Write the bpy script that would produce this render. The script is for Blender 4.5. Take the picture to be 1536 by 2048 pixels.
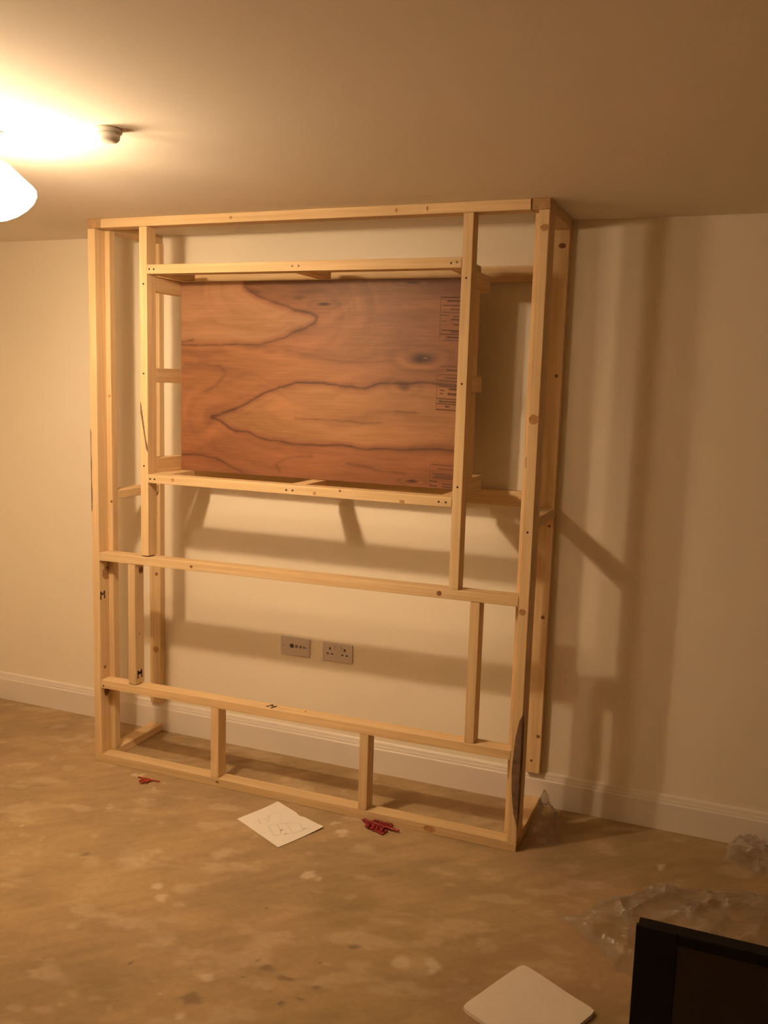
import bpy, bmesh, math, random
import numpy as np
from mathutils import Vector, Matrix

for o in list(bpy.data.objects):
    bpy.data.objects.remove(o, do_unlink=True)
SC = bpy.context.scene
COL = SC.collection
R = random.Random(7)

# ------------------------------------------------------------------ camera
cam_d = bpy.data.cameras.new('camera')
cam = bpy.data.objects.new('camera', cam_d)
COL.objects.link(cam)
YAW, PITCH, ROLL = -0.3760, -0.1396, 0.0304
fwd = Vector((math.sin(YAW) * math.cos(PITCH), math.cos(YAW) * math.cos(PITCH), math.sin(PITCH)))
rgt = Vector((math.cos(YAW), -math.sin(YAW), 0))
upv = rgt.cross(fwd)
r2 = rgt * math.cos(ROLL) + upv * math.sin(ROLL)
u2 = -rgt * math.sin(ROLL) + upv * math.cos(ROLL)
M = Matrix((r2, u2, -fwd)).transposed().to_4x4()
M.translation = Vector((2.6514, -3.6499, 1.7456))
cam.matrix_world = M
cam_d.sensor_fit = 'VERTICAL'
cam_d.sensor_height = 34.6
cam_d.lens = 1810.4 / 2048 * 34.6
cam_d.clip_start = 0.02
SC.camera = cam

# ------------------------------------------------------------------ world, exposure
w = bpy.data.worlds.new('world'); SC.world = w
w.use_nodes = True
w.node_tree.nodes['Background'].inputs[0].default_value = (0.02, 0.014, 0.008, 1)
w.node_tree.nodes['Background'].inputs[1].default_value = 0.02
SC.view_settings.view_transform = 'Standard'
SC.view_settings.look = 'None'
SC.view_settings.gamma = 1.0
SC.view_settings.use_curve_mapping = False
SC.view_settings.exposure = 0.12
SC.cycles.max_bounces = 6
SC.cycles.diffuse_bounces = 5
SC.cycles.glossy_bounces = 2
SC.cycles.caustics_reflective = False
SC.cycles.caustics_refractive = False
SC.cycles.transparent_max_bounces = 6
SC.cycles.use_light_tree = False
SC.cycles.use_adaptive_sampling = True
SC.cycles.adaptive_threshold = 0.08
BULB_COLOR = (1.0, 0.735, 0.455)
BULB_STRENGTH = 1650.0
SHADE_STRENGTH = 88.0

# ------------------------------------------------------------------ room and frame sizes (metres)
H = 2.4          # ceiling height
XL, XR = -1.15, 5.0
YF = -4.6        # wall behind the photographer
W, D = 1.967, 0.448
T, B = 0.038, 0.063          # timber section
F = -D

# ------------------------------------------------------------------ material helpers
def newmat(name):
    m = bpy.data.materials.new(name); m.use_nodes = True
    nt = m.node_tree
    return m, nt, nt.nodes['Principled BSDF']

def nd(nt, kind, **kw):
    n = nt.nodes.new(kind)
    for k, v in kw.items():
        setattr(n, k, v)
    return n

def ramp(nt, stops):
    n = nt.nodes.new('ShaderNodeValToRGB')
    e = n.color_ramp.elements
    while len(e) < len(stops):
        e.new(0.5)
    for el, (p, c) in zip(e, stops):
        el.position = p; el.color = (*c, 1)
    return n

def plain(name, col, rough=0.6, bump=0.0, bscale=200.0, var=0.06, vscale=6.0, metal=0.0, spec=0.5):
    m, nt, p = newmat(name)
    tc = nd(nt, 'ShaderNodeTexCoord')
    nz = nd(nt, 'ShaderNodeTexNoise'); nz.inputs['Scale'].default_value = vscale; nz.inputs['Detail'].default_value = 4
    nt.links.new(tc.outputs['Object'], nz.inputs['Vector'])
    a = tuple(c * (1 - var) for c in col); b = tuple(min(1, c * (1 + var)) for c in col)
    r = ramp(nt, [(0.3, a), (0.7, b)])
    nt.links.new(nz.outputs['Fac'], r.inputs['Fac'])
    nt.links.new(r.outputs['Color'], p.inputs['Base Color'])
    p.inputs['Roughness'].default_value = rough
    p.inputs['Metallic'].default_value = metal
    p.inputs['Specular IOR Level'].default_value = spec
    if bump:
        n2 = nd(nt, 'ShaderNodeTexNoise'); n2.inputs['Scale'].default_value = bscale; n2.inputs['Detail'].default_value = 3
        bp = nd(nt, 'ShaderNodeBump'); bp.inputs['Strength'].default_value = bump; bp.inputs['Distance'].default_value = 0.002
        nt.links.new(tc.outputs['Object'], n2.inputs['Vector'])
        nt.links.new(n2.outputs['Fac'], bp.inputs['Height'])
        nt.links.new(bp.outputs['Normal'], p.inputs['Normal'])
    return m

def pine(name, axis, dark, light):
    m, nt, p = newmat(name)
    tc = nd(nt, 'ShaderNodeTexCoord'); oi = nd(nt, 'ShaderNodeObjectInfo')
    off = nd(nt, 'ShaderNodeVectorMath', operation='SCALE'); off.inputs[0].default_value = (13.1, 7.7, 5.3)
    nt.links.new(oi.outputs['Random'], off.inputs['Scale'])
    add = nd(nt, 'ShaderNodeVectorMath', operation='ADD')
    nt.links.new(tc.outputs['Object'], add.inputs[0]); nt.links.new(off.outputs[0], add.inputs[1])
    mp = nd(nt, 'ShaderNodeMapping')
    s = [70, 70, 70]; s['xyz'.index(axis)] = 2.2
    mp.inputs['Scale'].default_value = s
    nt.links.new(add.outputs[0], mp.inputs['Vector'])
    nz = nd(nt, 'ShaderNodeTexNoise'); nz.inputs['Scale'].default_value = 1.0; nz.inputs['Detail'].default_value = 5
    nz.inputs['Distortion'].default_value = 0.6
    nt.links.new(mp.outputs[0], nz.inputs['Vector'])
    r = ramp(nt, [(0.25, dark), (0.5, tuple((a + b) / 2 for a, b in zip(dark, light))), (0.72, light)])
    nt.links.new(nz.outputs['Fac'], r.inputs['Fac'])
    hs = nd(nt, 'ShaderNodeHueSaturation')
    mr = nd(nt, 'ShaderNodeMapRange'); mr.inputs['To Min'].default_value = 0.9; mr.inputs['To Max'].default_value = 1.08
    nt.links.new(oi.outputs['Random'], mr.inputs['Value'])
    nt.links.new(mr.outputs[0], hs.inputs['Value'])
    nt.links.new(r.outputs['Color'], hs.inputs['Color'])
    nt.links.new(hs.outputs['Color'], p.inputs['Base Color'])
    p.inputs['Roughness'].default_value = 0.62
    p.inputs['Specular IOR Level'].default_value = 0.3
    bp = nd(nt, 'ShaderNodeBump'); bp.inputs['Strength'].default_value = 0.15; bp.inputs['Distance'].default_value = 0.001
    nt.links.new(nz.outputs['Fac'], bp.inputs['Height']); nt.links.new(bp.outputs['Normal'], p.inputs['Normal'])
    return m

PD, PL = (0.60, 0.40, 0.20), (0.75, 0.55, 0.31)
MAT = {
    'wall': plain('cream_emulsion', (0.85, 0.76, 0.61), 0.9, 0.12, 260, 0.015, 1.5, spec=0.2),
    'plaster': plain('dimming_wall_colour', (0.46, 0.34, 0.25), 0.9, 0.1, 200, 0.08, 2, spec=0.2),  # dark colour chosen for the unseen right wall, to cut its bounce light
    'ceil': plain('white_ceiling_emulsion', (0.84, 0.77, 0.67), 0.92, 0.1, 220, 0.015, 1.2, spec=0.2),
    'skirt': plain('white_gloss_paint', (0.78, 0.70, 0.62), 0.42, 0.0, 200, 0.02, 3),
    'px': pine('pine_along_x', 'x', PD, PL),
    'py': pine('pine_along_y', 'y', PD, PL),
    'pz': pine('pine_along_z', 'z', PD, PL),
    'end': plain('pine_end_grain', (0.42, 0.25, 0.11), 0.8, 0.3, 300, 0.2, 60),
    'knot': plain('pine_knot', (0.22, 0.095, 0.035), 0.7, 0, 1, 0.3, 120),
    'softknot': plain('soft_knot', (0.40, 0.21, 0.08), 0.7, 0, 1, 0.25, 90),
    'bark': plain('grey_brown_bark', (0.17, 0.10, 0.055), 0.9, 0.5, 120, 0.45, 30),
    'hole': plain('screw_black', (0.05, 0.035, 0.025), 0.4, 0, 1, 0.2, 200, metal=0.6),
    'ink': plain('black_ink', (0.075, 0.05, 0.04), 0.8, 0, 1, 0.35, 160),
    'plyink': plain('faded_black_ink', (0.10, 0.047, 0.026), 0.8, 0, 1, 0.35, 90),
    'green': plain('green_paint_mark', (0.12, 0.17, 0.09), 0.8, 0, 1, 0.3, 90),
    'plastic': plain('white_socket_plastic', (0.60, 0.52, 0.47), 0.35, 0, 1, 0.01, 3),
    'dark': plain('dark_hole', (0.03, 0.022, 0.018), 0.6, 0, 1, 0.1, 50),
    'grey': plain('grey_metal_port', (0.22, 0.19, 0.17), 0.4, 0, 1, 0.1, 50, metal=0.4),
    'paper': plain('white_paper', (0.80, 0.74, 0.66), 0.9, 0.05, 90, 0.02, 20),
    'pencil': plain('pencil_line', (0.46, 0.40, 0.35), 0.8, 0, 1, 0.2, 200),
    'foam': plain('white_foam', (0.78, 0.70, 0.60), 0.95, 0.25, 500, 0.02, 30),
    'red': plain('red_plastic', (0.27, 0.014, 0.014), 0.5, 0, 1, 0.15, 60),
    'red2': plain('orange_red_plastic', (0.36, 0.045, 0.016), 0.5, 0, 1, 0.15, 60),
    'black': plain('satin_black', (0.008, 0.0065, 0.005), 0.6, 0, 1, 0.1, 10, spec=0.15),
    'white': plain('white_plastic', (0.72, 0.68, 0.62), 0.4, 0, 1, 0.02, 5),
    'brass': plain('lamp_cap_metal', (0.6, 0.55, 0.48), 0.35, 0, 1, 0.05, 60, metal=0.9),
}
m, nt, p = newmat('dark_glass')
tc = nd(nt, 'ShaderNodeTexCoord'); nz = nd(nt, 'ShaderNodeTexNoise'); nz.inputs['Scale'].default_value = 3
rr = ramp(nt, [(0.3, (0.011, 0.009, 0.006)), (0.7, (0.018, 0.014, 0.009))])
nt.links.new(tc.outputs['Object'], nz.inputs['Vector']); nt.links.new(nz.outputs['Fac'], rr.inputs['Fac'])
nt.links.new(rr.outputs['Color'], p.inputs['Base Color'])
p.inputs['Roughness'].default_value = 0.3
MAT['glass'] = m

m, nt, p = newmat('bulb_glow')
nt.nodes.remove(p)
em = nd(nt, 'ShaderNodeEmission'); em.inputs['Color'].default_value = (*BULB_COLOR, 1); em.inputs['Strength'].default_value = BULB_STRENGTH
nt.links.new(em.outputs[0], nt.nodes['Material Output'].inputs['Surface'])
MAT['bulb'] = m

m, nt, p = newmat('glowing_frosted_glass')
nt.nodes.remove(p)
em = nd(nt, 'ShaderNodeEmission'); em.inputs['Color'].default_value = (*BULB_COLOR, 1); em.inputs['Strength'].default_value = SHADE_STRENGTH
nt.links.new(em.outputs[0], nt.nodes['Material Output'].inputs['Surface'])
MAT['shade'] = m

def film_mat():
    m, nt, p = newmat('clear_polythene')
    nt.nodes.remove(p)
    tr = nd(nt, 'ShaderNodeBsdfTransparent'); tr.inputs[0].default_value = (0.95, 0.93, 0.9, 1)
    df = nd(nt, 'ShaderNodeBsdfDiffuse'); df.inputs[0].default_value = (0.62, 0.55, 0.48, 1)
    gl = nd(nt, 'ShaderNodeBsdfGlossy'); gl.inputs['Roughness'].default_value = 0.28
    gl.inputs[0].default_value = (0.9, 0.88, 0.85, 1)
    a = nd(nt, 'ShaderNodeMixShader'); a.inputs[0].default_value = 0.13
    nt.links.new(df.outputs[0], a.inputs[1]); nt.links.new(gl.outputs[0], a.inputs[2])
    b = nd(nt, 'ShaderNodeMixShader')
    tc = nd(nt, 'ShaderNodeTexCoord'); nz = nd(nt, 'ShaderNodeTexNoise'); nz.inputs['Scale'].default_value = 14; nz.inputs['Detail'].default_value = 5
    mr = nd(nt, 'ShaderNodeMapRange'); mr.inputs['From Min'].default_value = 0.35; mr.inputs['From Max'].default_value = 0.7
    mr.inputs['To Min'].default_value = 0.06; mr.inputs['To Max'].default_value = 0.40
    nt.links.new(tc.outputs['Object'], nz.inputs['Vector']); nt.links.new(nz.outputs['Fac'], mr.inputs['Value'])
    nt.links.new(mr.outputs[0], b.inputs[0])
    nt.links.new(tr.outputs[0], b.inputs[1]); nt.links.new(a.outputs[0], b.inputs[2])
    nt.links.new(b.outputs[0], nt.nodes['Material Output'].inputs['Surface'])
    return m
MAT['film'] = film_mat()

def attr_mat(name, rough, grain_axis=None, fine=80.0, amount=0.10, bump=0.1, spec=0.3):
    """colour from the 'grain' attribute, broken up by fine procedural noise"""
    m, nt, p = newmat(name)
    at = nd(nt, 'ShaderNodeAttribute'); at.attribute_name = 'grain'
    tc = nd(nt, 'ShaderNodeTexCoord'); mp = nd(nt, 'ShaderNodeMapping')
    s = [fine] * 3
    if grain_axis: s['xyz'.index(grain_axis)] = fine * 0.06
    mp.inputs['Scale'].default_value = s
    nz = nd(nt, 'ShaderNodeTexNoise'); nz.inputs['Scale'].default_value = 1; nz.inputs['Detail'].default_value = 6
    nt.links.new(tc.outputs['Object'], mp.inputs['Vector']); nt.links.new(mp.outputs[0], nz.inputs['Vector'])
    mr = nd(nt, 'ShaderNodeMapRange'); mr.inputs['From Min'].default_value = 0.25; mr.inputs['From Max'].default_value = 0.75
    mr.inputs['To Min'].default_value = 1 - amount; mr.inputs['To Max'].default_value = 1 + amount
    nt.links.new(nz.outputs['Fac'], mr.inputs['Value'])
    vm = nd(nt, 'ShaderNodeVectorMath', operation='SCALE')
    nt.links.new(at.outputs['Color'], vm.inputs[0]); nt.links.new(mr.outputs[0], vm.inputs['Scale'])
    nt.links.new(vm.outputs[0], p.inputs['Base Color'])
    p.inputs['Roughness'].default_value = rough
    p.inputs['Specular IOR Level'].default_value = spec
    bp = nd(nt, 'ShaderNodeBump'); bp.inputs['Strength'].default_value = bump; bp.inputs['Distance'].default_value = 0.002
    nt.links.new(nz.outputs['Fac'], bp.inputs['Height']); nt.links.new(bp.outputs['Normal'], p.inputs['Normal'])
    return m
MAT['ply'] = attr_mat('red_brown_veneer', 0.5, 'x', 130, 0.10, 0.06)
MAT['floor'] = attr_mat('dusty_bare_floor', 0.8, None, 45, 0.07, 0.2, spec=0.2)

# ------------------------------------------------------------------ object helpers
WL = {}          # world location of every object made here
def link(name, me, mat, parent=None, loc=(0, 0, 0)):
    o = bpy.data.objects.new(name, me)
    COL.objects.link(o)
    if mat is not None and me is not None:
        me.materials.append(MAT[mat])
    loc = Vector(loc)
    WL[o.name] = loc
    if parent is not None:
        o.parent = parent
        o.location = loc - WL[parent.name]
    else:
        o.location = loc
    return o

def tag(o, label, cat, group=None):
    o['label'] = label; o['category'] = cat
    if group: o['group'] = group
    return o

def struct(o, label=None, cat=None):
    o['kind'] = 'structure'
    if label: o['label'] = label
    if cat: o['category'] = cat
    return o

def empty(name, loc, label, cat, group=None):
    o = link(name, None, None, None, loc)
    o.empty_display_size = 0.1
    return tag(o, label, cat, group)

def bm_mesh(name, bm, smooth=False):
    me = bpy.data.meshes.new(name)
    bmesh.ops.recalc_face_normals(bm, faces=bm.faces)
    bm.to_mesh(me); bm.free()
    if smooth:
        for f in me.polygons: f.use_smooth = True
    return me

def add_box(bm, lo, hi, bevel=0.0, seg=1):
    v0 = len(bm.verts)
    r = bmesh.ops.create_cube(bm, size=1)
    vs = r['verts']
    for v in vs:
        v.co = Vector([lo[i] if v.co[i] < 0 else hi[i] for i in range(3)])
    if bevel:
        es = list({e for v in vs for e in v.link_edges})
        bmesh.ops.bevel(bm, geom=es, offset=bevel, segments=seg, affect='EDGES', profile=0.5)
    return vs

def box(name, lo, hi, mat, parent=None, bevel=0.0015, seg=1):
    c = [(a + b) / 2 for a, b in zip(lo, hi)]
    bm = bmesh.new()
    add_box(bm, [a - k for a, k in zip(lo, c)], [b - k for b, k in zip(hi, c)], bevel, seg)
    return link(name, bm_mesh(name, bm), mat, parent, c)

def timber(name, axis, lo, hi, parent, lift=(0, 0)):
    """one sawn length of timber; lift raises its two ends (a rail that is not quite level)"""
    c = [(a + b) / 2 for a, b in zip(lo, hi)]
    bm = bmesh.new()
    add_box(bm, [a - k for a, k in zip(lo, c)], [b - k for b, k in zip(hi, c)], 0.0022, 2)
    i = 'xyz'.index(axis); ln = hi[i] - lo[i]
    if lift != (0, 0):
        for v in bm.verts:
            t = v.co[i] / ln + 0.5
            v.co.z += lift[0] * (1 - t) + lift[1] * t
    me = bm_mesh(name, bm)
    me.materials.append(MAT['p' + axis]); me.materials.append(MAT['end'])
    for pl in me.polygons:
        if abs(pl.normal[i]) > 0.9:
            pl.material_index = 1
    return link(name, me, None, parent, c)

def poly_prism(name, pts3, normal, thick, mat, parent, loc=None):
    """thin plate with outline pts3 (world), standing proud of a surface by thick along normal"""
    n = Vector(normal).normalized()
    c = sum((Vector(q) for q in pts3), Vector()) / len(pts3) if loc is None else Vector(loc)
    bm = bmesh.new()
    lo = [bm.verts.new(Vector(q) - c - n * thick * 0.5) for q in pts3]
    hi = [bm.verts.new(Vector(q) - c + n * thick) for q in pts3]
    k = len(pts3)
    bm.faces.new(hi); bm.faces.new(list(reversed(lo)))
    for i in range(k):
        bm.faces.new([lo[i], lo[(i + 1) % k], hi[(i + 1) % k], hi[i]])
    return link(name, bm_mesh(name, bm), mat, parent, c)

def disc(name, centre, u, v, ru, rv, normal, thick, mat, parent, n=14, wob=0.12):
    rr = random.Random(int(abs(centre[0] * 977 + centre[2] * 131) * 100) + n)
    pts = []
    for i in range(n):
        a = 2 * math.pi * i / n
        k = 1 + rr.uniform(-wob, wob)
        pts.append(Vector(centre) + Vector(u) * ru * k * math.cos(a) + Vector(v) * rv * k * math.sin(a))
    return poly_prism(name, pts, normal, thick, mat, parent, centre)

def strokes(name, segs, width, o, u, v, normal, thick, mat, parent):
    """flat lines: segs are ((a0,b0),(a1,b1)[,w]) in the u,v plane at o"""
    o, u, v, n = Vector(o), Vector(u), Vector(v), Vector(normal)
    bm = bmesh.new()
    for s in segs:
        a, b = Vector((*s[0], 0)), Vector((*s[1], 0))
        wd = (s[2] if len(s) > 2 else width) / 2
        d = (b - a).normalized(); q = Vector((-d.y, d.x, 0)) * wd
        cs = [a + q, a - q, b - q, b + q]
        lo = [bm.verts.new(u * c.x + v * c.y) for c in cs]
        hi = [bm.verts.new(u * c.x + v * c.y + n * thick) for c in cs]
        bm.faces.new(hi); bm.faces.new(lo[::-1])
        for i in range(4):
            bm.faces.new([lo[i], lo[(i + 1) % 4], hi[(i + 1) % 4], hi[i]])
    return link(name, bm_mesh(name, bm), mat, parent, o)

def lathe(name, prof, mat, parent, loc, n=32, smooth=True):
    bm = bmesh.new()
    rings = []
    for r, z in prof:
        if r < 1e-6:
            rings.append([bm.verts.new((0, 0, z))])
        else:
            rings.append([bm.verts.new((r * math.cos(2 * math.pi * i / n), r * math.sin(2 * math.pi * i / n), z)) for i in range(n)])
    for a, b in zip(rings, rings[1:]):
        for i in range(n):
            j = (i + 1) % n
            if len(a) == 1 and len(b) == 1: continue
            if len(a) == 1: bm.faces.new([a[0], b[i], b[j]])
            elif len(b) == 1: bm.faces.new([a[i], a[j], b[0]])
            else: bm.faces.new([a[i], a[j], b[j], b[i]])
    return link(name, bm_mesh(name, bm, smooth), mat, parent, loc)

# numpy value noise
def vnoise(x, y, seed):
    rs = np.random.RandomState(seed); g = rs.rand(64, 64)
    xi, yi = np.floor(x).astype(int), np.floor(y).astype(int)
    fx, fy = x - xi, y - yi
    fx = fx * fx * (3 - 2 * fx); fy = fy * fy * (3 - 2 * fy)
    a = g[xi % 64, yi % 64]; b = g[(xi + 1) % 64, yi % 64]
    c = g[xi % 64, (yi + 1) % 64]; d = g[(xi + 1) % 64, (yi + 1) % 64]
    return (a * (1 - fx) + b * fx) * (1 - fy) + (c * (1 - fx) + d * fx) * fy
def fbm(x, y, seed, oct=4):
    s, amp, tot = 0, 1.0, 0
    for k in range(oct):
        s = s + amp * vnoise(x * 2 ** k, y * 2 ** k, seed + k); tot += amp; amp *= 0.5
    return s / tot
def sm(a, b, x):
    t = np.clip((x - a) / (b - a), 0, 1); return t * t * (3 - 2 * t)

# ------------------------------------------------------------------ the room
def grain_attr(me, cols):
    at = me.color_attributes.new('grain', 'FLOAT_COLOR', 'POINT')
    c4 = np.ones((len(cols), 4), dtype=np.float32); c4[:, :3] = cols
    at.data.foreach_set('color', c4.ravel())

LIGHT_SPOTS = [(-0.062, -0.565, 0.036), (-0.203, -0.633, 0.029), (-0.181, -0.268, 0.023), (-0.428, -0.201, 0.032), (0.246, -0.503, 0.018), (0.284, -0.485, 0.018), (0.426, -0.503, 0.008), (0.425, -0.572, 0.01), (0.348, -0.792, 0.013), (0.514, -0.831, 0.016), (0.619, -0.804, 0.013), (0.152, -1.06, 0.011), (0.287, -1.11, 0.015), (0.459, -1.023, 0.018), (0.731, -1.017, 0.03), (0.983, -0.926, 0.042), (0.878, -1.193, 0.017), (0.941, -1.253, 0.022), (1.018, -1.26, 0.014), (0.789, -1.487, 0.021), (0.584, -1.174, 0.035), (0.731, -1.143, 0.035), (0.207, -1.127, 0.018), (-0.181, -0.514, 0.022), (0.285, -1.237, 0.018), (0.972, -0.924, 0.043), (0.683, -1.081, 0.064), (1.336, -0.912, 0.023), (1.313, -0.58, 0.021), (1.508, -0.977, 0.015), (1.832, -1.035, 0.029), (1.856, -1.231, 0.054), (1.794, -1.243, 0.027), (1.899, -1.219, 0.031), (1.325, -1.726, 0.014), (0.963, -1.851, 0.022), (0.901, -1.873, 0.02), (1.005, -1.752, 0.021), (1.179, -1.611, 0.01), (1.233, -1.657, 0.01), (1.3, -1.542, 0.021), (1.136, -1.787, 0.01), (1.611, -1.349, 0.012), (1.657, -0.983, 0.012), (0.995, -1.818, 0.012), (1.231, -1.41, 0.009), (0.875, -0.249, 0.026), (1.007, -0.308, 0.032), (1.187, -0.261, 0.025), (1.255, -0.527, 0.015), (1.306, -0.57, 0.013), (1.33, -0.61, 0.011), (1.261, -0.789, 0.022), (1.263, -0.679, 0.017), (1.006, -0.749, 0.017), (2.501, -0.33, 0.02), (2.167, -0.793, 0.025), (2.012, -1.063, 0.03), (2.368, -1.115, 0.016)]
STRONG = {4, 5, 6, 7, 11, 16, 17, 27, 28, 32, 33, 34, 39, 40, 49, 50, 51, 55}
DARK_SPOTS = [(0.516, -1.136, 0.023), (1.4, -1.405, 0.012), (1.453, -1.436, 0.022), (1.508, -1.455, 0.022), (1.53, -1.46, 0.013), (1.632, -1.245, 0.02), (1.492, -1.534, 0.008), (1.544, -1.559, 0.007), (1.417, -1.496, 0.006), (1.622, -1.462, 0.014), (1.594, -1.529, 0.012), (1.326, -1.65, 0.025), (0.823, -1.697, 0.004), (1.058, -1.595, 0.007), (1.129, -1.571, 0.003), (1.289, -1.169, 0.008), (1.19, -1.214, 0.004), (1.596, -1.359, 0.004)]

def make_floor():
    # fine grid where the floor shows, coarse beyond
    def axis(segs):
        v = [segs[0][0]]
        for a, b, st in segs:
            n = max(1, int(round((b - a) / st)))
            v += [a + (b - a) * (i + 1) / n for i in range(n)]
        return np.array(v)
    xs = axis([(XL, 3.0, 0.0085), (3.0, XR, 0.1)])
    ys = axis([(YF, -2.3, 0.2), (-2.3, 0.0, 0.0085)])
    X, Y = np.meshgrid(xs, ys, indexing='ij')
    nx, ny = X.shape
    co = np.stack([X.ravel(), Y.ravel(), np.zeros(nx * ny)], 1)
    idx = np.arange(nx * ny).reshape(nx, ny)
    f = np.stack([idx[:-1, :-1], idx[1:, :-1], idx[1:, 1:], idx[:-1, 1:]], -1).reshape(-1, 4)
    me = bpy.data.meshes.new('floor')
    me.vertices.add(len(co)); me.vertices.foreach_set('co', co.ravel())
    me.loops.add(f.size); me.loops.foreach_set('vertex_index', f.ravel())
    me.polygons.add(len(f)); me.polygons.foreach_set('loop_start', np.arange(0, f.size, 4)); me.polygons.foreach_set('loop_total', np.full(len(f), 4))
    me.update(); me.validate()
    x, y = co[:, 0], co[:, 1]
    wx = x + 0.075 * (fbm(x * 16, y * 16, 5, 5) - .5); wy = y + 0.06 * (fbm(x * 16, y * 16, 9, 5) - .5)
    base = np.array([0.37, 0.255, 0.135])
    col = np.tile(base, (len(x), 1))
    # broad trowel swirls and dust
    big = fbm(x * 2.3 + 7, y * 2.3 + 3, 21, 4); mid = fbm(x * 7 - y * 3 + 40, y * 9 + 30, 31, 4)
    streak = fbm((x + y) * 5 + 50, (x - y) * 22 + 60, 41, 3)
    k = 1 + 0.42 * (big - .5) + 0.34 * (mid - .5) + 0.28 * (streak - .5)
    col *= k[:, None]
    pale = np.array([0.55, 0.42, 0.27]); white = np.array([0.62, 0.50, 0.36]); dk = np.array([0.15, 0.105, 0.07])
    # dusty patches with ragged outlines
    d = sm(0.56, 0.74, fbm((x + .4 * y) * 6 + 11, (y - .3 * x) * 13 + 5, 55, 5)) * 0.45
    col = col * (1 - d[:, None]) + pale * d[:, None]
    for i, (sx, sy, r) in enumerate(LIGHT_SPOTS):
        q = np.hypot(wx - sx, (wy - sy) * 0.85) / (r * 1.15)
        a = (1 - sm(0.45, 1.05, q)) * (0.62 if i in STRONG else 0.34)
        tgt = white if i in STRONG else pale
        col = col * (1 - a[:, None]) + tgt * a[:, None]
    for sx, sy, r in DARK_SPOTS:
        q = np.hypot(wx - sx, wy - sy) / r
        a = (1 - sm(0.5, 1.2, q)) * (0.6 if r > 0.011 else 0.85)
        col = col * (1 - a[:, None]) + dk * a[:, None]
    grain_attr(me, col)
    return struct(link('floor', me, 'floor'), 'bare dusty floor with pale plaster spots', 'floor')
make_floor()
TH = 0.1
struct(box('ceiling', (XL - TH, YF - TH, H), (XR + TH, TH, H + TH), 'ceil', None, 0), 'plain painted ceiling', 'ceiling')
struct(box('wall_back', (XL - TH, 0, -0.02), (XR + TH, TH, H), 'wall', None, 0), 'cream painted wall behind the timber frame', 'wall')
struct(box('wall_left', (XL - TH, YF, -0.02), (XL, 0, H), 'wall', None, 0), 'cream painted wall out of view on the left', 'wall')
struct(box('wall_right', (XR, YF, -0.02), (XR + TH, 0, H), 'plaster', None, 0), 'unseen wall on the right, coloured dark to dim that side', 'wall')
struct(box('wall_front', (XL - TH, YF - TH, -0.02), (XR + TH, YF, H), 'wall', None, 0), 'cream painted wall behind the viewer', 'wall')

def skirting(name, x0, x1):
    prof = [(0, 0), (-0.018, 0), (-0.018, 0.108), (-0.0175, 0.112), (-0.0145, 0.115), (-0.0135, 0.121), (-0.0135, 0.124),
            (-0.011, 0.130), (-0.0105, 0.136), (-0.0085, 0.142), (-0.005, 0.1458), (0, 0.146)]
    bm = bmesh.new(); a, b = [], []
    for y, z in prof:
        a.append(bm.verts.new((x0, y, z))); b.append(bm.verts.new((x1, y, z)))
    n = len(prof)
    for i in range(n):
        j = (i + 1) % n
        bm.faces.new([a[i], b[i], b[j], a[j]])
    bm.faces.new(a); bm.faces.new(b[::-1])
    return struct(link(name, bm_mesh(name, bm), 'skirt'), 'white moulded skirting board along the cream wall', 'skirting')
skirting('baseboard_back', XL, XR)

# ------------------------------------------------------------------ the timber frame
fr = empty('timber_frame', (W / 2, -D / 2, 0), 'floor to ceiling pine stud frame with a plywood-backed recess against the wall', 'stud frame')
FB = F + B                     # back of the front timbers (-0.385)
P = {}
def tb(key, name, axis, lo, hi, lift=(0, 0)):
    o = timber(name, axis, lo, hi, fr, lift); P[key] = o; return o
G = 0.0006                     # hairline joint
# front plane
tb('sole', 'sole_plate', 'x', (0, F, 0), (W, FB, T))
tb('head', 'head_plate', 'x', (B + 0.004, F, H - T), (W - B - 0.004, FB, H - G))
tb('postL', 'corner_post', 'z', (0, F, T + G), (T, FB, H - T - G))
tb('postR', 'corner_post', 'z', (W - T, F, T + G), (W, FB, H - T - G))
tb('mid', 'rail', 'x', (T + G, F, 0.944), (W - T - G, FB, 0.982), (-0.008, 0.009))
tb('low', 'rail', 'x', (T + G, F, 0.356), (W - T - G, FB, 0.394), (-0.006, 0.006))
tb('inL', 'stud', 'z', (0.262, F, 0.982), (0.300, FB, H - T - G))
tb('inR', 'stud', 'z', (1.658, F, 0.9885), (1.696, FB, H - T - G))
tb('loL', 'stud', 'z', (0.190, F, 0.3925), (0.228, FB, 0.9365))
tb('loR', 'stud', 'z', (1.745, F, 0.3995), (1.783, FB, 0.9505))
tb('shL', 'short_stud', 'z', (0.616, F, T + G), (0.654, FB, 0.3535))
tb('shR', 'short_stud', 'z', (1.312, F, T + G), (1.350, FB, 0.3575))
tb('rtop', 'rail', 'x', (0.300 + G, F, 2.170), (1.658 - G, FB, 2.208))
tb('rbot', 'rail', 'x', (0.300 + G, F, 1.300), (1.658 - G, FB, 1.338))
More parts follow.
